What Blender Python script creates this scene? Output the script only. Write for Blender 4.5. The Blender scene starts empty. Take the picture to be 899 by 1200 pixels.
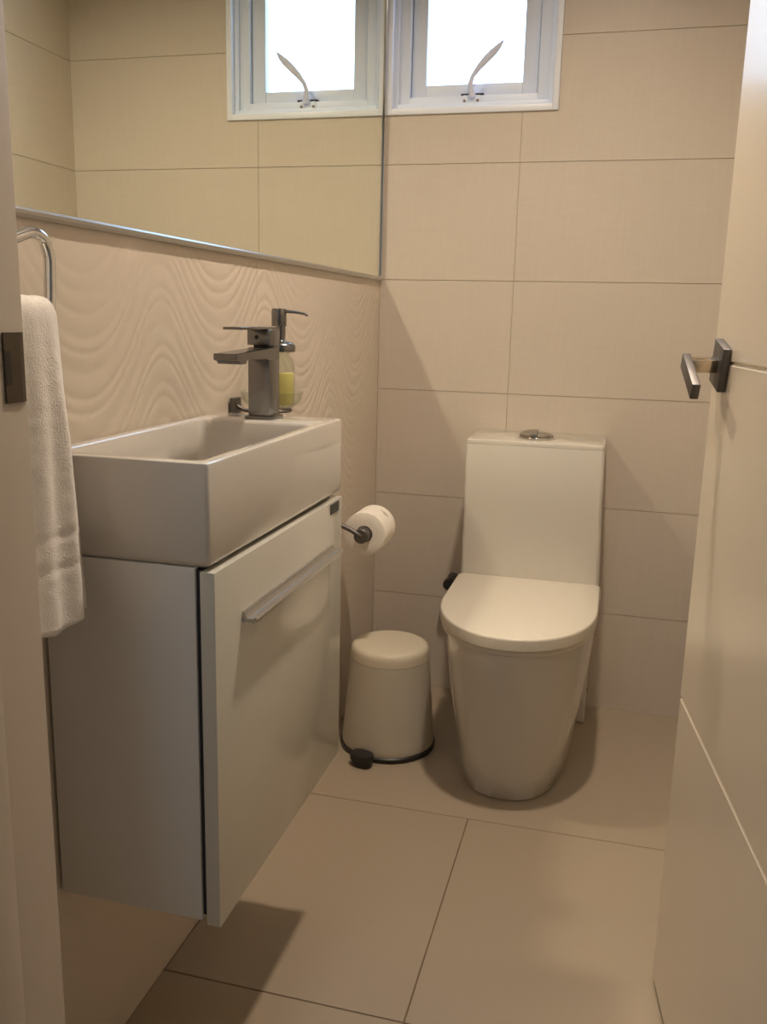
import bpy, bmesh, math, random
import numpy as np
from mathutils import Vector, Matrix, noise
random.seed(4)
C = bpy.context.scene.collection
SC = bpy.context.scene
PI = math.pi

# ------------------------------------------------------------------ camera
cd = bpy.data.cameras.new('camera')
cam = bpy.data.objects.new('camera', cd); C.objects.link(cam)
cd.sensor_fit = 'VERTICAL'; cd.sensor_height = 36.0
cd.lens = 36.0 * 1045.5355 / 1200.0
cd.clip_start = 0.02
_y, _t, _r = [math.radians(a) for a in (14.5099, 12.2537, 1.3695)]
Fv = Vector((-math.sin(_y)*math.cos(_t), math.cos(_y)*math.cos(_t), -math.sin(_t)))
Rv = Vector((math.cos(_y), math.sin(_y), 0)); Uv = Rv.cross(Fv)
R2 = Rv*math.cos(_r) + Uv*math.sin(_r); U2 = Uv*math.cos(_r) - Rv*math.sin(_r)
m = Matrix((R2, U2, -Fv)).transposed().to_4x4()
m.translation = Vector((0.6648, -2.4706, 1.0783))
cam.matrix_world = m
SC.camera = cam

# ------------------------------------------------------------------ world, exposure
W = bpy.data.worlds.new('overcast_sky'); SC.world = W; W.use_nodes = True
bg = W.node_tree.nodes['Background']
bg.inputs[0].default_value = (0.52, 0.77, 1.08, 1); bg.inputs[1].default_value = 5.2
SC.view_settings.view_transform = 'Standard'; SC.view_settings.look = 'None'
SC.view_settings.exposure = 0.16; SC.view_settings.gamma = 1.0
SC.view_settings.use_curve_mapping = False
SC.cycles.use_denoising = True
SC.cycles.caustics_reflective = True; SC.cycles.caustics_refractive = True
SC.cycles.max_bounces = 12; SC.cycles.diffuse_bounces = 6; SC.cycles.glossy_bounces = 6
SC.cycles.transmission_bounces = 8; SC.cycles.sample_clamp_indirect = 0.0; SC.cycles.blur_glossy = 0.0
SC.cycles.use_guiding = True; SC.cycles.use_surface_guiding = True; SC.cycles.surface_guiding_probability = .6; SC.cycles.use_adaptive_sampling = False

LX, LY, LZ = 0.56, -0.98, 2.3          # the bathroom downlight; LZ is the ceiling height
HALL_FILL_POWER, LAMP_POWER = 3.2, 12.5
def area_light(name, loc, size, power, col, parent=None):
    l = bpy.data.lights.new(name, 'AREA'); l.shape = 'DISK'; l.size = size; l.energy = power; l.color = col
    o = bpy.data.objects.new(name, l); C.objects.link(o); o.location = loc
    if parent: o.parent = parent
    return o

# ------------------------------------------------------------------ helpers
def tag(o, label=None, cat=None, group=None, kind=None):
    if label: o['label'] = label
    if cat: o['category'] = cat
    if group: o['group'] = group
    if kind: o['kind'] = kind
    return o
def empty(name, loc, label, cat, group=None, kind=None):
    o = bpy.data.objects.new(name, None); C.objects.link(o); o.location = loc; o.empty_display_size = .05
    return tag(o, label, cat, group, kind)
def obj(name, bm, mt, parent=None, smooth=False, origin=None):
    """bm in world coordinates -> one mesh object (world placed, parented with a plain offset)"""
    me = bpy.data.meshes.new(name)
    bmesh.ops.recalc_face_normals(bm, faces=bm.faces)
    if origin is None:
        if bm.verts:
            xs = [v.co for v in bm.verts]
            origin = Vector(((min(v.x for v in xs)+max(v.x for v in xs))/2, (min(v.y for v in xs)+max(v.y for v in xs))/2, min(v.z for v in xs)))
        else: origin = Vector()
    bmesh.ops.translate(bm, verts=bm.verts, vec=-Vector(origin))
    bm.to_mesh(me); bm.free()
    if smooth:
        for p in me.polygons: p.use_smooth = True
        if smooth != 'all': me.set_sharp_from_angle(angle=math.radians(38))
    o = bpy.data.objects.new(name, me); C.objects.link(o)
    me.materials.append(mt)
    o.location = origin
    if parent:
        o.parent = parent
        o.location = Vector(origin) - abs_loc(parent)
    return o
def abs_loc(o):
    v = Vector(o.location)
    while o.parent: o = o.parent; v += o.location
    return v
def NB(): return bmesh.new()
def box(bm, x0, x1, y0, y1, z0, z1, bev=0, seg=2, M=None):
    r = bmesh.ops.create_cube(bm, size=1)
    vs = r['verts']
    for v in vs:
        v.co = Vector(((x0+x1)/2+(x1-x0)*v.co.x, (y0+y1)/2+(y1-y0)*v.co.y, (z0+z1)/2+(z1-z0)*v.co.z))
    if bev:
        es = list({e for v in vs for e in v.link_edges})
        r = bmesh.ops.bevel(bm, geom=es, offset=bev, segments=seg, profile=.5, affect='EDGES')
        vs = list({v for f in r['faces'] for v in f.verts} | {v for v in vs if v.is_valid})
    if M is not None: bmesh.ops.transform(bm, matrix=M, verts=vs)
    return vs
def prism(bm, pts, d0, d1, axis='z'):
    """extrude a closed 2D outline between d0 and d1 along axis"""
    def P(a, b, d): return {'z': (a, b, d), 'y': (a, d, b), 'x': (d, a, b)}[axis]
    lo = [bm.verts.new(P(a, b, d0)) for a, b in pts]; hi = [bm.verts.new(P(a, b, d1)) for a, b in pts]
    n = len(pts)
    bm.faces.new(lo[::-1]); bm.faces.new(hi)
    for i in range(n): bm.faces.new((lo[i], lo[(i+1) % n], hi[(i+1) % n], hi[i]))
    return lo+hi
def rings(bm, rs, cap0=True, cap1=True, closed=True):
    V = [[bm.verts.new(p) for p in r] for r in rs]
    n = len(V[0])
    for a, b in zip(V[:-1], V[1:]):
        for i in range(n if closed else n-1):
            bm.faces.new((a[i], a[(i+1) % n], b[(i+1) % n], b[i]))
    if cap0: bm.faces.new(V[0][::-1])
    if cap1: bm.faces.new(V[-1])
    return V
def lathe(bm, prof, c, n=32, axis='z', cap0=True, cap1=True):
    """prof: [(radius, height)]"""
    rs = []
    for r, h in prof:
        ring = []
        for i in range(n):
            a = 2*PI*i/n; u, v = r*math.cos(a), r*math.sin(a)
            ring.append(Vector(c)+Vector({'z': (u, v, h), 'y': (u, h, v), 'x': (h, u, v)}[axis]))
        rs.append(ring)
    return rings(bm, rs, cap0, cap1)
def tube(bm, pts, r, n=12, caps=True):
    pts = [Vector(p) for p in pts]; rs = []; up = None
    for i, p in enumerate(pts):
        t = (pts[min(i+1, len(pts)-1)]-pts[max(i-1, 0)]).normalized()
        if up is None:
            up = t.orthogonal().normalized()
        up = (up - t*up.dot(t)).normalized(); s = t.cross(up)
        rr = r[i] if isinstance(r, (list, tuple)) else r
        rs.append([p+up*rr*math.cos(2*PI*k/n)+s*rr*math.sin(2*PI*k/n) for k in range(n)])
    rings(bm, rs, caps, caps)
def round_path(pts, rad, n=5):
    """polyline with rounded corners"""
    pts = [Vector(p) for p in pts]; out = [pts[0]]
    for i in range(1, len(pts)-1):
        a, b, c = pts[i-1], pts[i], pts[i+1]
        d1 = (a-b).normalized()*min(rad, (a-b).length*.48); d2 = (c-b).normalized()*min(rad, (c-b).length*.48)
        for k in range(n+1):
            t = k/n; out.append((b+d1)*(1-t)**2 + b*2*t*(1-t) + (b+d2)*t*t)
    return out+[pts[-1]]

# ------------------------------------------------------------------ materials
def lin(c):
    return tuple((x/255/12.92 if x/255 <= .04045 else ((x/255+.055)/1.055)**2.4) for x in c)
def mat(name, col, rough=.5, metal=0, var=.0, vscale=6, bump=0, bscale=80, coat=0, coat_rough=.05, spec=.5, stretch=(1, 1, 1), rvar=0, per_object=0, transmission=0, ior=1.45, sheen=0, **k):
    mt = bpy.data.materials.new(name); mt.use_nodes = True
    nt = mt.node_tree; N = nt.nodes; L = nt.links; b = N['Principled BSDF']
    b.inputs['Base Color'].default_value = (*col, 1); b.inputs['Roughness'].default_value = rough
    b.inputs['Metallic'].default_value = metal; b.inputs['Coat Weight'].default_value = coat
    b.inputs['Coat Roughness'].default_value = coat_rough; b.inputs['Specular IOR Level'].default_value = spec
    b.inputs['Transmission Weight'].default_value = transmission; b.inputs['IOR'].default_value = ior
    b.inputs['Sheen Weight'].default_value = sheen
    tc = N.new('ShaderNodeTexCoord'); mp = N.new('ShaderNodeMapping'); mp.inputs['Scale'].default_value = stretch
    oi = N.new('ShaderNodeObjectInfo')
    L.new(tc.outputs['Object'], mp.inputs['Vector'])
    vec = mp.outputs['Vector']
    nz = N.new('ShaderNodeTexNoise'); nz.inputs['Scale'].default_value = vscale; nz.inputs['Detail'].default_value = 5
    nz.noise_dimensions = '4D'; L.new(oi.outputs['Random'], nz.inputs['W']); L.new(vec, nz.inputs['Vector'])
    if var or per_object:
        mr = N.new('ShaderNodeMapRange'); mr.inputs['From Min'].default_value = .1; mr.inputs['From Max'].default_value = .9
        mr.inputs['To Min'].default_value = 1-var; mr.inputs['To Max'].default_value = 1+var
        L.new(nz.outputs['Fac'], mr.inputs['Value'])
        pm = N.new('ShaderNodeMapRange'); pm.inputs['To Min'].default_value = 1-per_object; pm.inputs['To Max'].default_value = 1+per_object
        L.new(oi.outputs['Random'], pm.inputs['Value'])
        mu = N.new('ShaderNodeMath'); mu.operation = 'MULTIPLY'; L.new(mr.outputs[0], mu.inputs[0]); L.new(pm.outputs[0], mu.inputs[1])
        vm = N.new('ShaderNodeVectorMath'); vm.operation = 'SCALE'; vm.inputs[0].default_value = col
        L.new(mu.outputs[0], vm.inputs['Scale']); L.new(vm.outputs[0], b.inputs['Base Color'])
    if rvar:
        rr = N.new('ShaderNodeMapRange'); rr.inputs['From Min'].default_value = .3; rr.inputs['From Max'].default_value = .7
        rr.inputs['To Min'].default_value = rough-rvar; rr.inputs['To Max'].default_value = rough+rvar
        L.new(nz.outputs['Fac'], rr.inputs['Value']); L.new(rr.outputs[0], b.inputs['Roughness'])
    if bump:
        n2 = N.new('ShaderNodeTexNoise'); n2.inputs['Scale'].default_value = bscale; n2.inputs['Detail'].default_value = 3
        L.new(vec, n2.inputs['Vector'])
        bp = N.new('ShaderNodeBump'); bp.inputs['Strength'].default_value = bump; bp.inputs['Distance'].default_value = .002
        L.new(n2.outputs['Fac'], bp.inputs['Height']); L.new(bp.outputs[0], b.inputs['Normal'])
    return mt
def linen(mt, col, amt=.05):
    """fine horizontal and vertical weave streaks on a cream tile"""
    nt = mt.node_tree; N = nt.nodes; L = nt.links; b = N['Principled BSDF']
    tc = N.new('ShaderNodeTexCoord'); last = None
    for sc in ((6, 6, 160), (160, 160, 6)):
        mp = N.new('ShaderNodeMapping'); mp.inputs['Scale'].default_value = sc; L.new(tc.outputs['Object'], mp.inputs['Vector'])
        nz = N.new('ShaderNodeTexNoise'); nz.inputs['Scale'].default_value = 1.6; nz.inputs['Detail'].default_value = 2
        L.new(mp.outputs[0], nz.inputs['Vector'])
        if last is None: last = nz.outputs['Fac']
        else:
            ad = N.new('ShaderNodeMath'); ad.operation = 'ADD'; L.new(last, ad.inputs[0]); L.new(nz.outputs['Fac'], ad.inputs[1]); last = ad.outputs[0]
    mr = N.new('ShaderNodeMapRange'); mr.inputs['From Min'].default_value = .6; mr.inputs['From Max'].default_value = 1.4
    mr.inputs['To Min'].default_value = 1-amt; mr.inputs['To Max'].default_value = 1+amt; L.new(last, mr.inputs['Value'])
    vm = N.new('ShaderNodeVectorMath'); vm.operation = 'SCALE'
    src = b.inputs['Base Color'].links[0].from_socket if b.inputs['Base Color'].links else None
    if src: L.new(src, vm.inputs[0])
    else: vm.inputs[0].default_value = col
    L.new(mr.outputs[0], vm.inputs['Scale']); L.new(vm.outputs[0], b.inputs['Base Color'])
    return mt

CREAM = (.55, .485, .405)
M = {}
M['tile'] = linen(mat('cream_wall_tile', CREAM, .42, var=.03, vscale=4, per_object=.012), CREAM, .035)
M['relief'] = mat('cream_relief_tile', (.61, .535, .445), .45, var=.02, vscale=5)
M['grout'] = mat('wall_grout', (.46, .385, .305), .9, var=.15, vscale=20)
M['floor'] = mat('beige_floor_tile', (.33, .268, .195), .32, var=.04, vscale=2.5, per_object=.02)
M['floor_grout'] = mat('floor_grout', (.16, .11, .07), .95, var=.4, vscale=14)
M['paint'] = mat('ceiling_paint', (.66, .62, .56), .8, var=.02)
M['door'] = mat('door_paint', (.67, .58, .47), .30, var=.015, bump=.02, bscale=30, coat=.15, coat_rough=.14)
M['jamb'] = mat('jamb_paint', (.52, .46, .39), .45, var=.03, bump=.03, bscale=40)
M['ceramic'] = mat('white_ceramic', (.56, .525, .46), .12, coat=.6, coat_rough=.03, var=.01)
M['basin'] = mat('white_basin_ceramic', (.54, .51, .465), .12, coat=.6, coat_rough=.03, var=.01)
M['seat'] = mat('seat_plastic', (.60, .55, .46), .25, var=.01)
M['gloss'] = mat('cabinet_gloss_white', (.56, .54, .475), .22, coat=.4, coat_rough=.05, var=.01)
M['side'] = mat('cabinet_side_white', (.66, .645, .62), .45, var=.01)
M['edge'] = mat('door_edge_white', (.66, .65, .66), .4, var=.01)
M['dark'] = mat('gap_shade_and_plate_black', (.02, .02, .025), .6, var=.1)  # black painting shade in narrow gaps; also the dark fastener plate
M['chrome'] = mat('chrome', (.78, .78, .78), .09, 1, var=.01)
M['tap'] = mat('tap_chrome', (.23, .228, .228), .24, 1, var=.03, vscale=12)
M['button'] = mat('button_chrome', (.42, .40, .37), .12, 1, var=.01)
M['satin'] = mat('satin_aluminium', (.50, .49, .47), .30, 1, var=.02)
M['gun'] = mat('dark_brushed_nickel', (.17, .16, .155), .5, 1, var=.05, vscale=20)
M['neck'] = mat('polished_nickel', (.80, .68, .52), .18, 1, var=.02)
M['bronze'] = mat('bronze_plate', (.10, .08, .06), .5, .7, var=.2, vscale=30)
M['black'] = mat('black_plastic', (.018, .017, .016), .38, var=.1)
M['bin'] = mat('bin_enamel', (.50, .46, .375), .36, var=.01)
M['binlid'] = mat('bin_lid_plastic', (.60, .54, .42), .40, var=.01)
M['towel'] = mat('white_terry', (.82, .775, .725), .95, var=.05, vscale=60, bump=.6, bscale=520, sheen=.4)
M['paper'] = mat('tissue_paper', (.82, .77, .68), .9, var=.03, vscale=40, bump=.25, bscale=200)
M['card'] = mat('cardboard_core', (.30, .20, .12), .9, var=.1)
M['print'] = mat('paper_emboss_mark', (.42, .37, .31), .9, var=.2)
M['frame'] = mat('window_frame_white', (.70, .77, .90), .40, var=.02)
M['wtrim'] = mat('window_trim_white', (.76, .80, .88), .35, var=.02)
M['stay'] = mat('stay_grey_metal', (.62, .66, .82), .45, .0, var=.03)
M['rust'] = mat('brown_screw', (.22, .13, .07), .6, .3, var=.2)
M['plate'] = mat('badge_grey_print', (.16, .16, .15), .5, var=.1)
M['soap'] = mat('yellow_soap', (.93, .84, .34), .30, var=.03)
M['hall'] = mat('hall_wall_paint', (.62, .60, .58), .8, var=.02)
# mirror
mi = bpy.data.materials.new('mirror_silver'); mi.use_nodes = True
b = mi.node_tree.nodes['Principled BSDF']; b.inputs['Metallic'].default_value = 1; b.inputs['Roughness'].default_value = 0.0
b.inputs['Base Color'].default_value = (.92, .95, .84, 1); M['mirror'] = mi
# clear glasses (thin: see-through with a fresnel reflection)
def thin_glass(name, tint, refl=.12, rough=.02):
    g = bpy.data.materials.new(name); g.use_nodes = True; nt = g.node_tree; N = nt.nodes; L = nt.links; N.clear()
    o = N.new('ShaderNodeOutputMaterial'); mx = N.new('ShaderNodeMixShader'); tr = N.new('ShaderNodeBsdfTransparent'); gl = N.new('ShaderNodeBsdfGlossy')
    lw0 = N.new('ShaderNodeLayerWeight'); lw0.inputs['Blend'].default_value = .5
    pw = N.new('ShaderNodeMath'); pw.operation = 'POWER'; pw.inputs[1].default_value = 4; L.new(lw0.outputs['Facing'], pw.inputs[0])
    lw = N.new('ShaderNodeMath'); lw.operation = 'MULTIPLY_ADD'; lw.inputs[1].default_value = .5; lw.inputs[2].default_value = .03; L.new(pw.outputs[0], lw.inputs[0])
    tr.inputs[0].default_value = (*tint, 1); gl.inputs['Roughness'].default_value = rough
    L.new(lw.outputs[0], mx.inputs[0]); L.new(tr.outputs[0], mx.inputs[1]); L.new(gl.outputs[0], mx.inputs[2]); L.new(mx.outputs[0], o.inputs[0])
    return g
M['glass'] = thin_glass('clear_glass', (.94, .95, .92))
M['pane'] = thin_glass('window_glass', (.97, .985, 1.0))
def emis(name, col, s):
    g = bpy.data.materials.new(name); g.use_nodes = True; b = g.node_tree.nodes['Principled BSDF']
    b.inputs['Emission Color'].default_value = (*col, 1); b.inputs['Emission Strength'].default_value = s
    b.inputs['Base Color'].default_value = (.8, .8, .8, 1)
    return g
M['lens'] = emis('lamp_lens', (1, .82, .6), 4); M['fill_lens'] = emis('hall_fill_lens', (.9, .95, 1), 2)  # second lens glows for the added hall fill

# ------------------------------------------------------------------ the room shell
RW = .952                     # right wall
YF = -1.78                    # room face of the door wall
CH = LZ
G0 = -.017
ZR = [0] + [round(.3*k+G0, 4) for k in range(1, 8)] + [CH]    # tile courses
GAP = .0008; TT = .008
WX0, WX1, WZ0, WZ1 = .006, .461, 1.607, 2.13                  # window opening

def tile_piece(a0, a1, b0, b1, hole, mk, t0, t1):
    """a rectangular tile minus a rectangular hole; mk(a,b,d)->co"""
    A = sorted({a0, a1} | {h for h in (hole[0], hole[1]) if a0 < h < a1}) if hole else [a0, a1]
    B = sorted({b0, b1} | {h for h in (hole[2], hole[3]) if b0 < h < b1}) if hole else [b0, b1]
    bm = NB(); vd = {}
    def v(i, j, d):
        k = (i, j, d)
        if k not in vd: vd[k] = bm.verts.new(mk(A[i], B[j], (t0, t1)[d]))
        return vd[k]
    cells = set()
    for i in range(len(A)-1):
        for j in range(len(B)-1):
            ca, cb = (A[i]+A[i+1])/2, (B[j]+B[j+1])/2
            if hole and hole[0] < ca < hole[1] and hole[2] < cb < hole[3]: continue
            cells.add((i, j))
    if not cells: bm.free(); return None
    for i, j in cells:
        for d in (0, 1): bm.faces.new([v(i, j, d), v(i+1, j, d), v(i+1, j+1, d), v(i, j+1, d)])
        for (di, dj, e) in ((0, -1, ((i, j), (i+1, j))), (0, 1, ((i, j+1), (i+1, j+1))), (-1, 0, ((i, j), (i, j+1))), (1, 0, ((i+1, j), (i+1, j+1)))):
            if (i+di, j+dj) not in cells:
                (p, q), (r, s) = e
                bm.faces.new([v(p, q, 0), v(r, s, 0), v(r, s, 1), v(p, q, 1)])
    return bm
def tile_field(parent, AL, BL, mk, t0, t1, mt, name='wall_tile', hole=None, skip=None, gap=GAP):
    for i in range(len(AL)-1):
        for j in range(len(BL)-1):
            if skip and skip(i, j): continue
            gg = lambda q, last: 0 if q == last else gap
            bm = tile_piece(AL[i]+gg(i, 0), AL[i+1]-gg(i+1, len(AL)-1), BL[j]+gg(j, 0), BL[j+1]-gg(j+1, len(BL)-1), hole, mk, t0, t1)
            if bm: obj(name, bm, mt, parent)
def struct(name, bm, mt, label, cat, parent=None):
    o = obj(name, bm, mt, parent); return tag(o, label, cat, kind='structure')

# back wall
bm = tile_piece(-.12, RW+.12, -.1, CH+.1, (WX0, WX1, WZ0, WZ1), lambda a, b, d: (a, d, b), .0018, .13)
wb = struct('wall_back', bm, M['grout'], 'far wall of large cream tiles behind the toilet, with the window', 'wall')
tile_field(wb, [0, .37, RW], ZR, lambda a, b, d: (a, d, b), 0, .0022, M['tile'], hole=(WX0-.001, WX1+.001, WZ0, WZ1))
# right wall
bm = NB(); box(bm, RW+.0018, RW+.12, YF, .0, -.1, CH+.1)
wr = struct('wall_right', bm, M['grout'], 'right wall of cream tiles behind the open door', 'wall')
tile_field(wr, [YF, -1.2, -.6, 0], ZR, lambda a, b, d: (d, a, b), RW, RW+.0022, M['tile'])
# left wall
bm = NB(); box(bm, -.12, -.0018, YF, 0, -.1, CH+.1)
wl = struct('wall_left', bm, M['grout'], 'left wall of cream tiles with wavy relief behind the basin', 'wall')
mkL = lambda a, b, d: (d, a, b)
tile_field(wl, [YF, -.9, 0], ZR, mkL, -.0022, 0, M['tile'], skip=lambda i, j: j < 4)
def wave(y, z):
    # nested humps: crests at -1.24, -.84, -.40 and troughs between
    ph = 2*PI*(y+1.245)/.405
    amp = .075*(1+.15*noise.noise(Vector((y*2.1, 7.3, 0))))
    A = amp*math.cos(ph+.25*math.sin(ph)) + .010*noise.noise(Vector((y*5, z*6, 2.0)))
    s = (z-A)/.0275 + .55*noise.noise(Vector((0.3, (z-A)*24, 5.1)))
    f = s-math.floor(s)
    # asymmetric rounded ridge with a soft groove
    r = math.sin(PI*f)**.8
    fade = .55+.45*noise.noise(Vector((y*3.2, z*4, 9)))*1.4
    low = .35+.65*min(1, max(0, (z-.60)/.28))
    return .0012*(r-.6)*max(.25, min(1, fade+.2))*low
def relief_tile(a0, a1, b0, b1, step):
    na, nb = max(2, int((a1-a0)/step)), max(2, int((b1-b0)/step))
    co = []; fc = []
    for j in range(nb+1):
        for i in range(na+1):
            y = a0+(a1-a0)*i/na; z = b0+(b1-b0)*j/nb
            e = 1
            co.append((-.0005+wave(y, z)*e, y, z))
    w = na+1
    for j in range(nb):
        for i in range(na): fc.append((j*w+i, j*w+i+1, (j+1)*w+i+1, (j+1)*w+i))
    border = [i for i in range(w)] + [j*w+na for j in range(1, nb+1)] + [nb*w+i for i in range(na-1, -1, -1)] + [j*w for j in range(nb-1, 0, -1)]
    base = len(co)
    for k in border: co.append((-.0024, co[k][1], co[k][2]))
    n = len(border)
    for k in range(n): fc.append((border[k], base+k, base+(k+1) % n, border[(k+1) % n]))
    me = bpy.data.meshes.new('relief_tile'); me.from_pydata(co, [], fc); me.update()
    for p in me.polygons[:na*nb]: p.use_smooth = True
    me.materials.append(M['relief'])
    o = bpy.data.objects.new('relief_tile', me); C.objects.link(o); o.parent = wl; o.location = -abs_loc(wl)
    return o
for (a0, a1) in ((YF, -.88), (-.88, 0)):
    relief_tile(a0, a1, ZR[0], ZR[4]-.0003, .0030)
# front wall with the doorway
DX0, DX1, DZ = .128, .925, 2.08
JX = .157
YB = -1.90
bm = tile_piece(-.12, RW+.12, -.1, CH+.1, (DX0, DX1, -.05, DZ), lambda a, b, d: (a, d, b), YB, YF)
struct('wall_front', bm, M['hall'], 'painted wall around the doorway, seen from the bathroom', 'wall')
# floor
FX = [-.806, -.196, .414, 1.024, 1.634]; FY = [-3.129, -2.519, -1.909, -1.299, -.689, -.079, .0]
bm = NB(); box(bm, -.82, 1.65, -3.13, .012, -.1, -.0015)
fl = struct('floor', bm, M['floor_grout'], 'beige large-format tiled floor with thin dark joints', 'floor')
for i in range(len(FX)-1):
    for j in range(len(FY)-1):
        x0, x1 = FX[i], FX[i+1]; y1 = FY[j+1]; y0 = FY[j]
        if y0 > -1.8:
            x0 = max(x0, .0); x1 = min(x1, RW)
        if j == 5: continue
        if j == 4:
            if i: continue
            x0, x1, y1 = 0, RW, 0
        if x1-x0 < .02: continue
        g = .0013
        bm = NB(); box(bm, x0+(g if x0 > .001 else 0), x1-(g if x1 < RW-.001 or y0 < -1.8 else 0), y0+g, y1-(g if y1 < -.001 else 0), -.009, 0, bev=.0007, seg=1)
        obj('floor_tile', bm, M['floor'], fl)
# ceiling
bm = NB(); box(bm, -.12, RW+.12, -3.2, .13, CH, CH+.1)
box(bm, -.9, -.12, -3.2, YB, CH, CH+.1); box(bm, RW+.12, 1.72, -3.2, YB, CH, CH+.1)
struct('ceiling', bm, M['paint'], 'plain off-white ceiling over bathroom and hall', 'ceiling')
# hall
bm = NB(); box(bm, -.92, -.82, -3.2, YB, -.1, CH+.1); struct('wall_hall_left', bm, M['hall'], 'hall wall on the left, behind the camera', 'wall')
bm = NB(); box(bm, 1.65, 1.75, -3.2, YB, -.1, CH+.1); struct('wall_hall_right', bm, M['hall'], 'hall wall on the right, behind the camera', 'wall')
bm = NB(); box(bm, -.92, 1.75, -3.3, -3.13, -.1, CH+.1); struct('wall_hall_back', bm, M['hall'], 'hall wall behind the camera', 'wall')
bm = NB(); box(bm, -.82, -.12, YB, YB+.1, -.1, CH+.1); struct('wall_hall_near', bm, M['hall'], 'hall wall left of the bathroom', 'wall')
bm = NB(); box(bm, RW+.12, 1.65, YB, YB+.1, -.1, CH+.1); struct('wall_hall_far', bm, M['hall'], 'hall wall right of the bathroom', 'wall')

# door frame
df = empty('trim_1', (.53, -1.84, 0), 'off-white door frame at the left edge of the picture, with strike plate', 'door frame', kind='structure')
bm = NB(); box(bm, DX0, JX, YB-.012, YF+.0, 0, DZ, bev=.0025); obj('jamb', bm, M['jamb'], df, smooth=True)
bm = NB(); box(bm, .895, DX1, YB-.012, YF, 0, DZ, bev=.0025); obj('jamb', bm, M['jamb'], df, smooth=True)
bm = NB(); box(bm, JX, .895, YB-.012, YF, 2.05, DZ, bev=.0015); obj('head_jamb', bm, M['jamb'], df, smooth=True)
for x0, x1 in ((JX, JX+.012), (.883, .895)):
    bm = NB(); box(bm, x0, x1, YB, YB+.045, 0, 2.05, bev=.002); obj('door_stop', bm, M['jamb'], df, smooth=True)
# strike plate with a curved lip
bm = NB()
prof = [(JX+a-.165, b) for a, b in [(.1655, -1.811), (.1670, -1.811), (.1678, -1.7905), (.1668, -1.785), (.1625, -1.7785), (.1608, -1.7785), (.1648, -1.787), (.1655, -1.792)]]
prism(bm, prof, .999, 1.059)
sp = tag(obj('strike_plate', bm, M['bronze'], df), 'dark bronze strike plate')
bm = NB(); box(bm, JX+.0014, JX+.0023, -1.8105, -1.802, 1.014, 1.044, bev=.0006); obj('latch_hole', bm, M['black'], sp)

# door leaf
dd = math.radians(7.28)
du = Vector((math.sin(dd), -math.cos(dd), 0)); dn = Vector((-math.cos(dd), -math.sin(dd), 0))   # along to the hinge, out of the visible face
E0 = Vector((.794, -1.0904, 0))
DM = Matrix(((du.x, dn.x, 0, E0.x), (du.y, dn.y, 0, E0.y), (0, 0, 1, 0), (0, 0, 0, 1)))      # local (along, out, z)
DL, DT = .722, .036
door = bpy.data.objects.new('door_1', None); C.objects.link(door); door.location = E0
tag(door, 'off-white panelled door standing open on the right with horizontal grooves', 'door', kind='structure')
def door_obj(name, bm, mt, parent=door, smooth=False, lab=None):
    bmesh.ops.transform(bm, matrix=DM, verts=bm.verts)
    o = obj(name, bm, mt, parent, smooth=smooth)
    if lab: o['label'] = lab
    return o
bm = NB()
gz = [.511, 1.030, 1.549]; pts = [(0, .012), ]
for g in gz: pts += [(0, g-.0035), (-.0038, g), (0, g+.0035)]
pts += [(0, 2.04)]
for g in [g for g in gz[::-1]]: pts_b = None
back = [(-DT, 2.04)]
for g in gz[::-1]: back += [(-DT, g+.0035), (-DT+.0038, g), (-DT, g-.0035)]
back += [(-DT, .012)]
prism(bm, pts+back, 0, DL, axis='x')
door_obj('door_leaf', bm, M['door'])
# lever handle, drooping a little on its square rose
HA, HZ = .064, 1.026
def tilt(a, z, ang):   # rotate in the door plane
    return Matrix.Translation((a, 0, z)) @ Matrix.Rotation(math.radians(ang), 4, 'Y') @ Matrix.Translation((-a, 0, -z))
handle = bpy.data.objects.new('door_handle', None); C.objects.link(handle); handle.parent = door
hp = DM @ Vector((HA, 0, HZ)); handle.location = hp-E0; handle['label'] = 'dark nickel lever handle on a square plate'
bm = NB(); box(bm, HA-.028, HA+.028, .0005, .0115, HZ-.030, HZ+.030, bev=.0012, M=tilt(HA, HZ, 14)); door_obj('rose', bm, M['gun'], handle, True)
bm = NB(); box(bm, HA-.009, HA+.009, .0115, .047, HZ-.009, HZ+.009, bev=.001, M=tilt(HA, HZ, 14)); door_obj('handle_neck', bm, M['neck'], handle, True)
bm = NB(); box(bm, HA-.012, HA+.080, .045, .056, HZ-.011, HZ+.011, bev=.0015, M=tilt(HA, HZ, 24)); door_obj('lever', bm, M['gun'], handle, True)

# ------------------------------------------------------------------ window
win = empty('window_1', ((WX0+WX1)/2, 0, WZ0), 'small white casement window glowing with daylight above the toilet', 'window', kind='structure')
def frame_ring(x0, x1, z0, z1, w, y0, y1, bev=.0015, bot=None):
    bm = NB(); bw = bot or w
    box(bm, x0, x0+w, y0, y1, z0, z1, bev); box(bm, x1-w, x1, y0, y1, z0, z1, bev)
    box(bm, x0+w-.0005, x1-w+.0005, y0+.0002, y1, z0, z0+bw, bev); box(bm, x0+w-.0005, x1-w+.0005, y0+.0002, y1, z1-w, z1, bev)
    return bm
obj('window_trim', frame_ring(WX0, WX1, WZ0, WZ1, .016, -.006, .03, .002), M['wtrim'], win, True)
obj('window_lining', frame_ring(WX0+.015, WX1-.015, WZ0+.015, WZ1-.015, .014, .012, .12, .0015), M['frame'], win, True)
fr = obj('window_frame', frame_ring(WX0+.028, WX1-.028, WZ0+.016, WZ1-.028, .030, .022, .115, .0015, bot=.032), M['frame'], win, True)
sa0, sa1, sz0, sz1 = WX0+.060, WX1-.060, WZ0+.050, WZ1-.060
bm = frame_ring(sa0, sa1, sz0, sz1, .040, .036, .085, .003, bot=.030)
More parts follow.
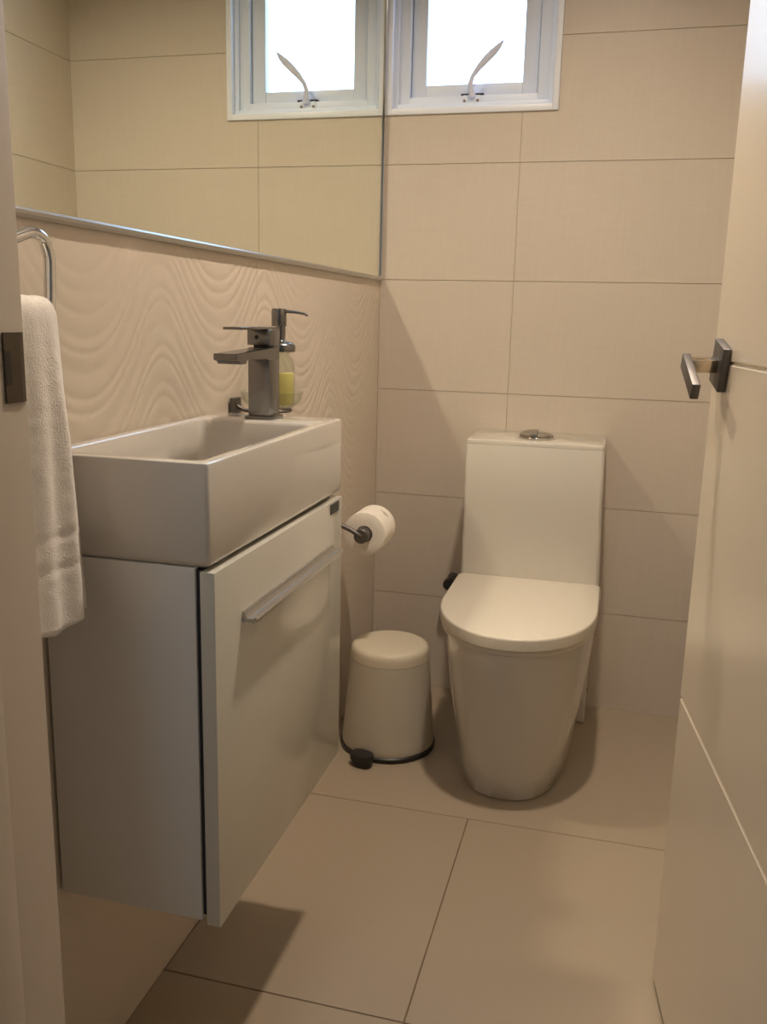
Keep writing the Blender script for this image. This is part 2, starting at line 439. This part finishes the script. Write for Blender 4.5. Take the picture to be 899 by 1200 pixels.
sash = obj('sash', bm, M['frame'], win, True)
bm = NB(); box(bm, sa0+.037, sa1-.037, .066, .070, sz0+.028, sz1-.037); obj('window_pane', bm, M['pane'], sash)
# stay handle
stay = bpy.data.objects.new('casement_fastener', None); C.objects.link(stay); stay.parent = win
SP = Vector((.233, .030, 1.664)); stay.location = SP-Vector(win.location)
bm = NB(); box(bm, SP.x-.030, SP.x+.030, .022, .034, 1.6555, 1.660, bev=.0008); tag(obj('fastener_plate', bm, M['dark'], stay), 'dark slotted plate')
bm = NB(); box(bm, SP.x-.024, SP.x+.022, .0175, .022, 1.628, 1.655, bev=.0012); obj('keeper', bm, M['frame'], stay, True)
bm = NB()
path = [(.238, .010, 1.650), (.232, .006, 1.662), (.230, .004, 1.680), (.236, .002, 1.697), (.251, .0, 1.716), (.270, -.002, 1.735), (.288, -.003, 1.751), (.303, -.004, 1.765), (.313, -.004, 1.777)]
wid = [.007, .008, .0065, .0055, .0075, .0095, .0095, .0065, .0015]
rs = []
for i, (p, w) in enumerate(zip(path, wid)):
    p = Vector(p); t = (Vector(path[min(i+1, 8)])-Vector(path[max(i-1, 0)])).normalized(); s = t.cross(Vector((0, 1, 0))).normalized()
    th = .003
    rs.append([p+s*w*math.cos(a)+Vector((0, 1, 0))*th*math.sin(a) for a in [2*PI*k/12 for k in range(12)]])
rings(bm, rs)
box(bm, .226, .242, .006, .024, 1.647, 1.661, bev=.002)
tag(obj('fastener_handle', bm, M['stay'], stay, True), 'pale grey leaf-shaped handle tilted to the right')
for sx in (.214, .249):
    bm = NB(); lathe(bm, [(.0032, -.0), (.0032, .002)], (sx, .0150, 1.641), 10, 'y'); obj('screw', bm, M['rust'], stay)

# ------------------------------------------------------------------ mirror
mir = empty('wall_mirror', (0, -.89, 1.183), 'large frameless wall mirror with chrome edge trim above the basin', 'mirror')
bm = NB(); box(bm, .0008, .0045, YF+.01, -.018, 1.190, 2.2); obj('mirror_glass', bm, M['mirror'], mir)
bm = NB(); prism(bm, [(.0006, 1.1795), (.008, 1.1795), (.0095, 1.183), (.0095, 1.187), (.0075, 1.190), (.0006, 1.190)], YF+.01, -.010, 'y')
obj('trim_strip', bm, M['satin'], mir)
bm = NB(); box(bm, .0006, .0085, -.018, -.010, 1.190, 2.2, bev=.001); obj('trim_strip', bm, M['chrome'], mir)

# ------------------------------------------------------------------ vanity cabinet
BY0, BY1, BXF = -1.5646, -1.075, .2254
ZB, ZT = .7911, .9145
BYF = -1.060    # far end of the basin
cab = empty('vanity_cabinet', (.11, -1.32, .323), 'narrow white wall-hung vanity cabinet with one glossy door under the basin', 'cabinet')
CZ0, CZ1 = .3235, .7890
bm = NB(); box(bm, .004, .2055, BY0+.002, BY0+.018, CZ0+.004, CZ1+.0015, bev=.0007); obj('side_panel', bm, M['side'], cab, True)
bm = NB(); box(bm, .004, .2055, BY1-.018, BY1-.002, CZ0+.004, CZ1+.0015, bev=.0007); obj('side_panel', bm, M['side'], cab, True)
bm = NB(); box(bm, .004, .2055, BY0+.0185, BY1-.0185, CZ0+.004, CZ0+.020); obj('bottom_panel', bm, M['side'], cab)
bm = NB(); box(bm, .004, .010, BY0+.0185, BY1-.0185, CZ0+.0205, CZ1); obj('back_panel', bm, M['side'], cab)
bm = NB(); box(bm, .2058, .2115, BY0+.006, BY1-.006, CZ0+.010, CZ1-.001); tag(obj('gap_shade_strip', bm, M['dark'], cab), 'black strip painting the shade in the gap behind the door')  # black strip set in the door gap as painted shade
bm = NB(); box(bm, .010, .206, BY0+.010, BY1-.010, CZ1-.004, ZB-.0003); obj('basin_gap_shade', bm, M['dark'], cab)  # black slab painting the shaded gap under the basin
cdoor = None
bm = NB(); box(bm, .2125, .2315, BY0, BY1, CZ0, CZ1-.002, bev=.0010)
cdoor = obj('cabinet_door', bm, M['gloss'], cab, True)
# handle: profiled double bar
bm = NB()
prism(bm, [(.2315, .7035), (.2315, .7165), (.2345, .7165), (.236, .712), (.2385, .7085), (.2465, .7085), (.2495, .7110), (.2520, .7085), (.2515, .7045), (.2475, .7025), (.240, .7030)], -1.488, -1.128, 'y')
tag(obj('door_handle', bm, M['satin'], cdoor), 'silver profiled bar handle')
bm = NB(); box(bm, .2316, .2326, -1.137, -1.094, .7670, .7835, bev=.0004); bd = tag(obj('badge', bm, M['black'], cdoor), 'small black rectangular badge')
bm = NB(); box(bm, .2326, .2329, -1.130, -1.108, .7715, .7720)
box(bm, .2326, .2329, -1.104, -1.100, .7715, .7720)
obj('badge_print', bm, M['plate'], bd)

# ------------------------------------------------------------------ basin
bas = empty('wash_basin', (.11, -1.32, ZB), 'white rectangular ceramic wash basin on top of the vanity cabinet', 'basin')
bm = NB()
def rrect(x0, x1, y0, y1, r, z, n=5):
    out = []
    for cx, cy, a0 in ((x1-r, y1-r, 0), (x0+r, y1-r, 90), (x0+r, y0+r, 180), (x1-r, y0+r, 270)):
        for k in range(n+1):
            a = math.radians(a0+90*k/n); out.append(Vector((cx+r*math.cos(a), cy+r*math.sin(a), z)))
    return out
X0 = .0022
outer = []
for ins, z, r in ((.006, ZB, .006), (.0015, ZB+.0035, .006), (0, ZB+.009, .006), (0, ZT-.0045, .005), (.0012, ZT-.0014, .005), (.0045, ZT, .004)):
    outer.append(rrect(X0+ins*.3, BXF-ins, BY0+ins, BYF-ins, r, z))
ix0, ix1, iy0, iy1 = .016, .207, BY0+.018, -1.160
inner = []
for ins, z, r in ((-.003, ZT, .010), (-.0008, ZT-.0012, .010), (.0015, ZT-.005, .011), (.004, ZT-.03, .014), (.008, ZT-.070, .022), (.016, ZT-.083, .028), (.045, ZT-.088, .03), (.075, ZT-.090, .012)):
    inner.append(rrect(ix0+ins, ix1-ins, iy0+ins, iy1-ins, r, z))
rings(bm, outer+inner, True, True)
obj('basin_body', bm, M['basin'], bas, smooth=True)
bm = NB(); lathe(bm, [(.0, .0), (.021, 0), (.023, .0015), (.021, .003), (.016, .0032), (.015, .006), (.0, .0075)], ((ix0+ix1)/2, (iy0+iy1)/2, ZT-.0905), 28, cap0=False, cap1=False)
obj('drain_plug', bm, M['chrome'], bas, smooth=True)

# ------------------------------------------------------------------ tap
FXc, FYc = .1085, -1.113
tap = empty('mixer_tap', (FXc, FYc, ZT), 'square chrome mixer tap standing on the far end of the basin', 'tap')
bm = NB(); box(bm, FXc-.0235, FXc+.0235, FYc-.0255, FYc+.0255, ZT, ZT+.0055, bev=.0012); obj('base_plate', bm, M['tap'], tap, True)
bm = NB(); box(bm, FXc-.0185, FXc+.0185, FYc-.0215, FYc+.0215, ZT+.005, 1.028, bev=.0014); obj('tap_body', bm, M['tap'], tap, True)
bm = NB(); prism(bm, [(FYc+.0215, 1.0085), (FYc-.0235, 1.0085), (FYc-.034, 1.0125), (-1.222, 1.0135), (-1.2245, 1.0105), (-1.226, 1.007), (-1.246, 1.007), (-1.248, 1.0115), (-1.260, 1.0130), (-1.260, 1.0225), (FYc-.03, 1.0265), (FYc+.0215, 1.0275)], FXc-.0186, FXc+.0186, 'x')
bmesh.ops.bevel(bm, geom=list(bm.edges), offset=.0008, segments=1, affect='EDGES'); obj('spout', bm, M['tap'], tap, True)
bm = NB(); box(bm, FXc-.012, FXc+.012, FYc-.013, FYc+.013, 1.0270, 1.0325); obj('cartridge_neck', bm, M['dark'], tap)  # neck coloured black to paint the shaded gap under the head
bm = NB(); box(bm, FXc-.0195, FXc+.0195, FYc-.0215, FYc+.0215, 1.0320, 1.0560, bev=.0012); hd = obj('tap_head', bm, M['tap'], tap, True)
bm = NB(); lathe(bm, [(.0035, 0), (.0035, .0012)], (FXc-.003, FYc-.0224, 1.0445), 16, 'y'); tag(obj('index_dot', bm, M['black'], hd), 'dark round temperature dot')
bm = NB(); box(bm, FXc-.0150, FXc+.0150, -1.234, FYc+.0215, 1.0565, 1.0605, bev=.0008); obj('tap_lever', bm, M['tap'], tap, True)

# ------------------------------------------------------------------ soap dispenser on a glass dish
dish = empty('dish_holder', (0, -.965, .905), 'dark chrome wall bracket with ring behind the tap', 'bracket')
DX, DY = .064, -.968
bm = NB(); box(bm, .0022, .012, -1.012, -.984, .9065, .9345, bev=.0012); obj('wall_plate', bm, M['gun'], dish, True)
bm = NB(); tube(bm, round_path([(.010, -.998, .920), (.020, -.998, .914), (.034, -.995, .9115)], .006), .0035, 10)
ringp = [(DX+.034*math.cos(a), DY+.034*math.sin(a), .9125) for a in [2*PI*k/32 for k in range(33)]]
tube(bm, ringp, .0028, 8, caps=False); obj('support_ring', bm, M['gun'], dish, True)
def shell(bm, prof_out, prof_in, c, n=40):
    lathe(bm, prof_out+prof_in, c, n, cap0=True, cap1=True)
gd = empty('glass_dish', (DX, DY, .916), 'clear round glass dish held by the wall bracket behind the tap', 'dish')
bm = NB(); shell(bm, [(.020, 0), (.036, .001), (.048, .008), (.054, .018), (.0565, .030)], [(.0545, .030), (.052, .018), (.046, .010), (.034, .0035), (.018, .003)], (DX, DY, .9158))
obj('dish_bowl', bm, M['glass'], gd, smooth='all')
BX_, BY_ = .080, -.965
sd = empty('soap_dispenser', (BX_, BY_, .9192), 'clear glass pump bottle of yellow soap standing in the dish behind the tap', 'dispenser')
bm = NB(); shell(bm, [(.023, 0), (.0252, .002), (.0256, .060), (.0250, .076), (.021, .085), (.0155, .090), (.0155, .096)], [(.0140, .096), (.0140, .090), (.0195, .083), (.0235, .073), (.0240, .060), (.0236, .003), (.020, .0025)], (BX_, BY_, .9192))
obj('bottle', bm, M['glass'], sd, smooth='all')
bm = NB(); lathe(bm, [(.0, .004), (.0226, .004), (.0232, .006), (.0232, .060), (.0, .060)], (BX_, BY_, .9192), 32, cap0=False, cap1=False); tag(obj('liquid_soap', bm, M['soap'], sd, smooth=True), 'yellow liquid soap')
bm = NB(); lathe(bm, [(.0, .0965), (.0235, .0965), (.0262, .098), (.0265, .107), (.0250, .1100), (.0200, .1135), (.0100, .1155), (.0085, .117), (.0085, .142), (.0, .142)], (BX_, BY_, .9192), 32, cap0=False, cap1=False); obj('pump_collar', bm, M['tap'], sd, smooth=True)
bm = NB(); lathe(bm, [(.0, 1.0600), (.0125, 1.0600), (.0132, 1.061), (.0132, 1.0875), (.0118, 1.0905), (.0, 1.0912)], (BX_-.003, BY_, 0), 28, cap0=False, cap1=False); obj('pump_head', bm, M['tap'], sd, smooth=True)
bm = NB(); tube(bm, [(BX_+.005, BY_, 1.0862), (BX_+.025, BY_+.004, 1.0850), (BX_+.040, BY_+.008, 1.0828), (BX_+.047, BY_+.010, 1.0800)], [.0032, .0026, .0024, .0026], 10); obj('nozzle', bm, M['tap'], sd, smooth=True)

# ------------------------------------------------------------------ towel ring and towel
tr = empty('towel_ring', (0, -1.668, 1.12), 'chrome towel ring on the left wall beside the door frame', 'towel ring')
RX = .060
bm = NB(); box(bm, .0022, .012, -1.690, -1.646, 1.123, 1.167, bev=.0015); obj('wall_plate', bm, M['chrome'], tr, True)
bm = NB(); tube(bm, [(.010, -1.668, 1.145), (.064, -1.668, 1.145)], .0085, 14); obj('post', bm, M['chrome'], tr, True)
bm = NB()
hexr = [(-1.668, 1.145), (-1.628, 1.158), (-1.606, 1.154), (-1.597, 1.135), (-1.601, 1.082), (-1.608, 1.0705), (-1.668, 1.0705), (-1.728, 1.0705), (-1.735, 1.082), (-1.739, 1.135), (-1.730, 1.154), (-1.708, 1.158), (-1.668, 1.145)]
tube(bm, round_path([(RX, a, z) for a, z in hexr], .010, 4), .0066, 12, caps=False); obj('ring', bm, M['chrome'], tr, smooth='all')

tw = None
co = []; fc = []
# profile over the bar: outer line from front bottom, over, to back bottom (x, z), thickness .007
bar_z = 1.0715
def towel_profile(n=90):
    L = []
    zb = .735
    for k in range(n):
        t = k/(n-1); L.append((RX+.0175, zb+(bar_z-zb)*t))
    for k in range(1, 13):
        a = PI*k/12*1.0; L.append((RX+.0175*math.cos(a), bar_z+.0185*math.sin(a)))
    for k in range(1, 60):
        t = k/59; L.append((RX-.0175, bar_z-(bar_z-.80)*t))
    return L
TP_ = towel_profile(); NY = 46
def towel_pt(k, j, off):
    x, z = TP_[k]
    v = j/(NY-1)
    fall = max(0, (bar_z+.018-z))/.34
    y_far = -1.6165 + .006*fall + .015*min(1, fall*2.2); y_near = -1.719 - .018*min(1, fall*2)
    y = y_near+(y_far-y_near)*v
    nx = 1 if k < 90 else (math.cos(PI*min(1, (k-89)/12)) if k < 102 else -1)
    nz_ = math.sin(PI*min(1, max(0, (k-89)/12))) if 89 < k < 102 else 0
    fold = .006*math.sin(2*PI*(1.6*v+.1))*min(1, fall*2.5+.15) + .004*math.sin(2*PI*(3.4*v+.4+.2*fall))*min(1, fall*2)
    fluff = .0007*noise.noise(Vector((y*90, z*90, nx*3)))
    band = 0
    if k < 90:
        for zc in (.838, .802):
            d = abs(z-zc)
            if d < .007: band -= .0016*(1-d/.007)
    o = off+fluff*(1 if off else 0)+(band if off > 0 else 0)
    flare = (.010*fall if nx > 0 and k < 90 else 0)
    zz = z + (0.006*(v-.5)*fall) + (.004*math.sin(9*v) if k in (0,) else 0)
    # round the side edges
    ed = min(v, 1-v)*(NY-1); 
    if ed < 2: o *= (.35, .8)[int(ed)]
    return (x+fold*(1 if k < 96 else .3)*abs(nx)+flare+nx*o, y, zz+nz_*o)
K = len(TP_); TH = .0065
for off in (TH/2, -TH/2):
    for k in range(K):
        for j in range(NY): co.append(towel_pt(k, j, off))
def idx(s, k, j): return s*K*NY+k*NY+j
for k in range(K-1):
    for j in range(NY-1):
        fc.append((idx(0, k, j), idx(0, k, j+1), idx(0, k+1, j+1), idx(0, k+1, j)))
        fc.append((idx(1, k, j), idx(1, k+1, j), idx(1, k+1, j+1), idx(1, k, j+1)))
    for j in (0, NY-1): fc.append((idx(0, k, j), idx(0, k+1, j), idx(1, k+1, j), idx(1, k, j)))
for j in range(NY-1):
    for k in (0, K-1): fc.append((idx(0, k, j), idx(1, k, j), idx(1, k, j+1), idx(0, k, j+1)))
bm = NB(); vs = [bm.verts.new(c) for c in co]
for f in fc: bm.faces.new([vs[i] for i in f])
tw = obj('hand_towel', bm, M['towel'], smooth='all')
tag(tw, 'white terry hand towel with woven bands hanging from the chrome ring', 'towel')

# ------------------------------------------------------------------ toilet roll
TRX, TRZ = .100, .572
th_ = empty('toilet_roll_holder', (0, -.49, .58), 'dark chrome wall holder carrying the toilet roll', 'holder')
bm = NB(); box(bm, .0015, .010, -.512, -.468, .575, .619, bev=.0012); obj('wall_plate', bm, M['gun'], th_, True)
bm = NB(); box(bm, .040, .047, -.510, -.486, .588, .612, bev=.001)
tube(bm, [(.008, -.498, .598), (.044, -.498, .598)], .0055, 12)
tube(bm, round_path([(.044, -.498, .598), (.080, -.500, .585), (.100, -.500, .572), (.100, -.486, .572), (.100, -.355, .572)], .012), .0060, 12); lathe(bm, [(.0165, -.4995), (.0178, -.498), (.0178, -.375), (.016, -.372)], (TRX, 0, .572), 24, 'y'); obj('arm', bm, M['gun'], th_, True)
roll = empty('toilet_roll', (TRX, -.42, TRZ-.052), 'white toilet paper roll on the wall holder beside the vanity', 'toilet roll')
bm = NB()
zc = TRZ-.0008
ro = .0525
prof = [(.0205, -.468), (.0300, -.4675), (.0500, -.468), (.0522, -.4665), (ro, -.464), (ro, -.372), (.0522, -.3695), (.0500, -.368), (.0205, -.368)]
V = lathe(bm, prof, (TRX, 0, zc), 56, 'y', False, False)
obj('paper', bm, M['paper'], roll, True)
bm = NB(); lathe(bm, [(.0200, -.4665), (.0204, -.4665), (.0204, -.3695), (.0200, -.3695)], (TRX, 0, zc), 32, 'y', False, False)
lathe(bm, [(.0190, -.4665), (.0200, -.4665)], (TRX, 0, zc), 32, 'y', False, False)
lathe(bm, [(.0190, -.4665), (.0190, -.3695)], (TRX, 0, zc), 32, 'y', False, False)
tag(obj('core', bm, M['card'], roll, True), 'brown cardboard core')
# embossed start-of-roll mark
bm = NB()
for (a, yy, l) in ((58, -.404, .012), (50, -.401, .010), (43, -.405, .012), (50, -.409, .010)):
    ar = math.radians(a); p = Vector((TRX+(ro+.0004)*math.cos(ar), yy, zc+(ro+.0004)*math.sin(ar)))
    Mx = Matrix.Translation(p) @ Matrix.Rotation(-(ar-PI/2), 4, 'Y')
    box(bm, -l/2, l/2, -.0010, .0010, -.0003, .0003, M=Mx)
obj('roll_mark', bm, M['print'], roll)

# ------------------------------------------------------------------ pedal bin
BCX, BCY = .152, -.388
pb = empty('pedal_bin', (BCX, BCY, 0), 'small cream pedal bin with black base between vanity and toilet', 'bin')
bm = NB(); lathe(bm, [(.0, .012), (.1170, .012), (.1182, .016), (.1172, .030), (.1110, .110), (.1045, .190), (.1008, .2405), (.0, .2405)], (BCX, BCY, 0), 64, cap0=False, cap1=False)
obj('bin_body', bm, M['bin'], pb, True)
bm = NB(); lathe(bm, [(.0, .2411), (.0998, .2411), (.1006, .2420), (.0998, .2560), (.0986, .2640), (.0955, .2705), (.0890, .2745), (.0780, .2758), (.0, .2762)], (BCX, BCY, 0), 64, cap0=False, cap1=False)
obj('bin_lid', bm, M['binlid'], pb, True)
bm = NB(); lathe(bm, [(.0, .0005), (.1180, .0005), (.1215, .003), (.1218, .0115), (.1185, .0145), (.0, .0145)], (BCX, BCY, 0), 64, cap0=False, cap1=False)
tag(obj('base_ring', bm, M['black'], pb, True), 'black plastic base ring')
bm = NB()
pc = Vector((.122, -.528, 0))
outl = []
for k in range(28):
    a = 2*PI*k/28; rr = 1
    outl.append((abs(math.cos(a))**.75*math.copysign(.0300, math.cos(a)), abs(math.sin(a))**.75*math.copysign(.0210, math.sin(a))))
ang = math.radians(-16)
def pr(s, z): return [Vector((pc.x+(a*math.cos(ang)-b*math.sin(ang))*s, pc.y+(a*math.sin(ang)+b*math.cos(ang))*s, z)) for a, b in outl]
rings(bm, [pr(.80, .001), pr(.88, .006), pr(.88, .014), pr(1.0, .017), pr(1.0, .029), pr(.93, .033), pr(.8, .0345)])
box(bm, .115, .135, -.524, -.492, .006, .015, bev=.002)
tag(obj('pedal', bm, M['black'], pb, True), 'black foot pedal')

# ------------------------------------------------------------------ toilet
TX = .4755
toi = empty('toilet', (TX, -.34, 0), 'cream-white close-coupled toilet with closed D-shaped lid at the far wall', 'toilet')
def dshape(hw, yf, yb, r_exp=2.0, n=40, hwb=None, rb=.006):
    """plan outline: straight back at yb, bowed front reaching yf"""
    out = []
    hwb = hwb or hw
    side = yf + (yb-yf)*.56    # where the curve begins
    for k in range(n+1):
        a = PI*k/n
        cx, sx = math.cos(a), math.sin(a)
        out.append((TX+hw*math.copysign(abs(cx)**(2/r_exp), cx), side-(side-yf)*abs(sx)**(2/r_exp)))
    out = out[::-1]                         # from -x around the front to +x
    out += [(TX+hwb, yb-rb), (TX+hwb-rb, yb), (TX-hwb+rb, yb), (TX-hwb, yb-rb)]
    return out
# pan: lofted from a narrow foot to the wide rim
secs = [(0, .1275, -.586, 2.6, .150), (.004, .1310, -.591, 2.6, .152), (.05, .1385, -.602, 2.55, .156), (.12, .1500, -.623, 2.45, .161), (.20, .1620, -.647, 2.35, .167), (.28, .1715, -.667, 2.3, .172), (.34, .1765, -.680, 2.25, .1755), (.375, .1785, -.688, 2.2, .1765), (.3885, .1788, -.689, 2.2, .1765)]
bm = NB()
rs = []
for z, hw, yf, ex, hwb in secs:
    o_ = dshape(hw, yf, -.02, ex, hwb=None)
    # the rear part flares back out to the wall skirt
    pts = []
    for (x, y) in o_:
        if y > -.20:
            t = (y+.20)/.18; w = hw+(hwb-hw)*min(1, t)**1.0
            x = TX+(x-TX)*w/hw
        pts.append(Vector((x, y, z)))
    rs.append(pts)
rings(bm, rs)
obj('pan', bm, M['ceramic'], toi, True)
bm = NB(); box(bm, TX-.166, TX+.166, -.125, -.0015, .0, .384, bev=.008, seg=3); sk = obj('rear_skirt', bm, M['ceramic'], toi, True)
for zz in (.075, .185):
    bm = NB(); lathe(bm, [(.0, 0), (.006, 0), (.006, .0015), (.0, .0015)], (TX+.166, -.062, zz), 12, 'x', False, False); tag(obj('fixing_hole', bm, M['black'], sk), 'dark fixing hole')
bm = NB()
for yy, zz in ((-.640, .0),): pass
bm.free()
# seat and lid
bm = NB()
def plan(hw, yf, z, yb=-.232, ex=2.12, s=0): return [Vector((x, y, z)) for x, y in dshape(hw-s, yf+s, yb, ex, rb=.008)]
rings(bm, [plan(.1772, -.6885, .3890), plan(.1780, -.6895, .3898), plan(.1780, -.6895, .4015), plan(.1775, -.6888, .4025)]); obj('seat', bm, M['seat'], toi, True)
bm = NB()
rings(bm, [plan(.1800, -.6938, .4029), plan(.1812, -.6950, .4038), plan(.1815, -.6950, .4245), plan(.1810, -.6945, .4272), plan(.1795, -.6930, .4292), plan(.1772, -.691, .4300)]); obj('lid', bm, M['seat'], toi, True)
for sx in (-1, 1):
    bm = NB(); box(bm, TX+sx*.178-.010, TX+sx*.178+.006, -.262, -.232, .386, .414, bev=.004); obj('hinge', bm, M['ceramic'], toi, True)
bm = NB(); box(bm, TX-.183, TX+.183, -.300, -.232, .376, .3895, bev=.004, seg=3); obj('hinge_deck', bm, M['ceramic'], toi, True)
# cistern
bm = NB()
def tr_rect(hw, y0, y1, z, r=.010):
    cx = TX-.006*min(1, max(0, (z-.42)/.3))
    return [Vector(p) for p in rrect(cx-hw, cx+hw, y0, y1, r, z, 4)]
rings(bm, [tr_rect(.1775, -.231, -.003, .385), tr_rect(.1770, -.231, -.003, .43), tr_rect(.1740, -.229, -.003, .62), tr_rect(.1722, -.2275, -.003, .7710), tr_rect(.1720, -.2273, -.003, .7714)])
obj('cistern', bm, M['ceramic'], toi, True)
bm = NB()
rings(bm, [tr_rect(.1720, -.2273, -.003, .7716), tr_rect(.1722, -.2276, -.003, .7720), tr_rect(.1720, -.2274, -.003, .7790), tr_rect(.1708, -.2262, -.004, .7820), tr_rect(.168, -.2235, -.006, .7830)])
cl = obj('cistern_lid', bm, M['ceramic'], toi, True)
BXc, BYc = .466, -.132
bm = NB(); lathe(bm, [(.0, .7830), (.046, .7830), (.048, .7842), (.048, .7860), (.046, .7872), (.0, .7874)], (BXc, BYc, 0), 40, cap0=False, cap1=False); fb = tag(obj('flush_plate', bm, M['chrome'], cl, True), 'chrome round flush plate')
for nm, x_, sg, hh in (('large_button', BXc+.004, 1, .017), ('small_button', BXc+.006, -1, .012)):
    bm2 = NB(); lathe(bm2, [(.0, .7874), (.0440, .7874), (.0435, .7874+hh*.35), (.038, .7874+hh*.65), (.026, .7874+hh*.9), (.012, .7874+hh), (.0, .7874+hh*1.02)], (BXc, BYc, 0), 40, cap0=False, cap1=False)
    bmesh.ops.bisect_plane(bm2, geom=list(bm2.verts)+list(bm2.edges)+list(bm2.faces), plane_co=(x_, BYc, 0), plane_no=(sg, 0, 0), clear_outer=True)
    bmesh.ops.holes_fill(bm2, edges=[e for e in bm2.edges if len(e.link_faces) == 1])
    obj(nm, bm2, M['button'], cl, True)

# water valve behind the toilet
vl = empty('stop_valve', (.222, -.03, .335), 'small black-handled water valve beside the toilet, low on the far wall', 'valve')
bm = NB(); lathe(bm, [(.016, -.001), (.016, -.006), (.007, -.008), (.007, -.045)], (.240, 0, .345), 20, 'y'); obj('valve_body', bm, M['gun'], vl, True)
bm = NB(); lathe(bm, [(.010, -.040), (.015, -.045), (.017, -.055), (.017, -.075), (.014, -.080)], (.240, 0, .345), 20, 'y'); obj('valve_knob', bm, M['black'], vl, True)
bm = NB(); tube(bm, round_path([(.240, -.030, .345), (.262, -.030, .345), (.290, -.030, .345), (.300, -.030, .345)], .01), .005, 10); obj('valve_hose', bm, M['gun'], vl, True)

# ------------------------------------------------------------------ lamps and added hall fill
dl = empty('downlight', (LX, LY, CH), 'round recessed ceiling downlight over the bathroom, above the picture', 'lamp')
bm = NB(); lathe(bm, [(.052, -.0005), (.060, -.002), (.062, -.006), (.058, -.0085), (.050, -.009), (.047, -.004)], (LX, LY, CH), 40, cap0=False, cap1=False); obj('lamp_trim', bm, M['wtrim'], dl, True)
bm = NB(); lathe(bm, [(.0465, -.0045), (.0465, -.0015)], (LX, LY, CH), 32); obj('lamp_lens', bm, M['lens'], dl)
L = area_light('lamp_light', (0, 0, -.0095), .085, LAMP_POWER, (1.0, .84, .68), dl); L.data.spread = math.radians(142)
hl = empty('hall_fill', (.2, -2.62, CH), 'added fill light on the hall ceiling in place of hall daylight, behind the camera', 'lamp')  # made-up ceiling fixture, added as cool fill for daylight from the hall
bm = NB(); lathe(bm, [(.150, -.0005), (.155, -.01), (.155, -.04), (.148, -.045)], (.2, -2.62, CH), 40); obj('fill_body', bm, M['wtrim'], hl, True)
bm = NB(); lathe(bm, [(.14, -.0455), (.13, -.052), (.0, -.055)], (.2, -2.62, CH), 32, cap1=False); obj('lamp_lens', bm, M['fill_lens'], hl)
L = area_light('lamp_light', (0, 0, -.06), .26, HALL_FILL_POWER, (.72, .86, 1.0), hl)
# daylight portal in the window opening
pl = bpy.data.lights.new('window_portal', 'AREA'); pl.shape = 'RECTANGLE'; pl.size = .4; pl.size_y = .48; pl.cycles.is_portal = True
po = bpy.data.objects.new('window_portal', pl); C.objects.link(po); po.location = ((WX0+WX1)/2, .128, (WZ0+WZ1)/2); po.rotation_euler = (-PI/2, 0, 0)
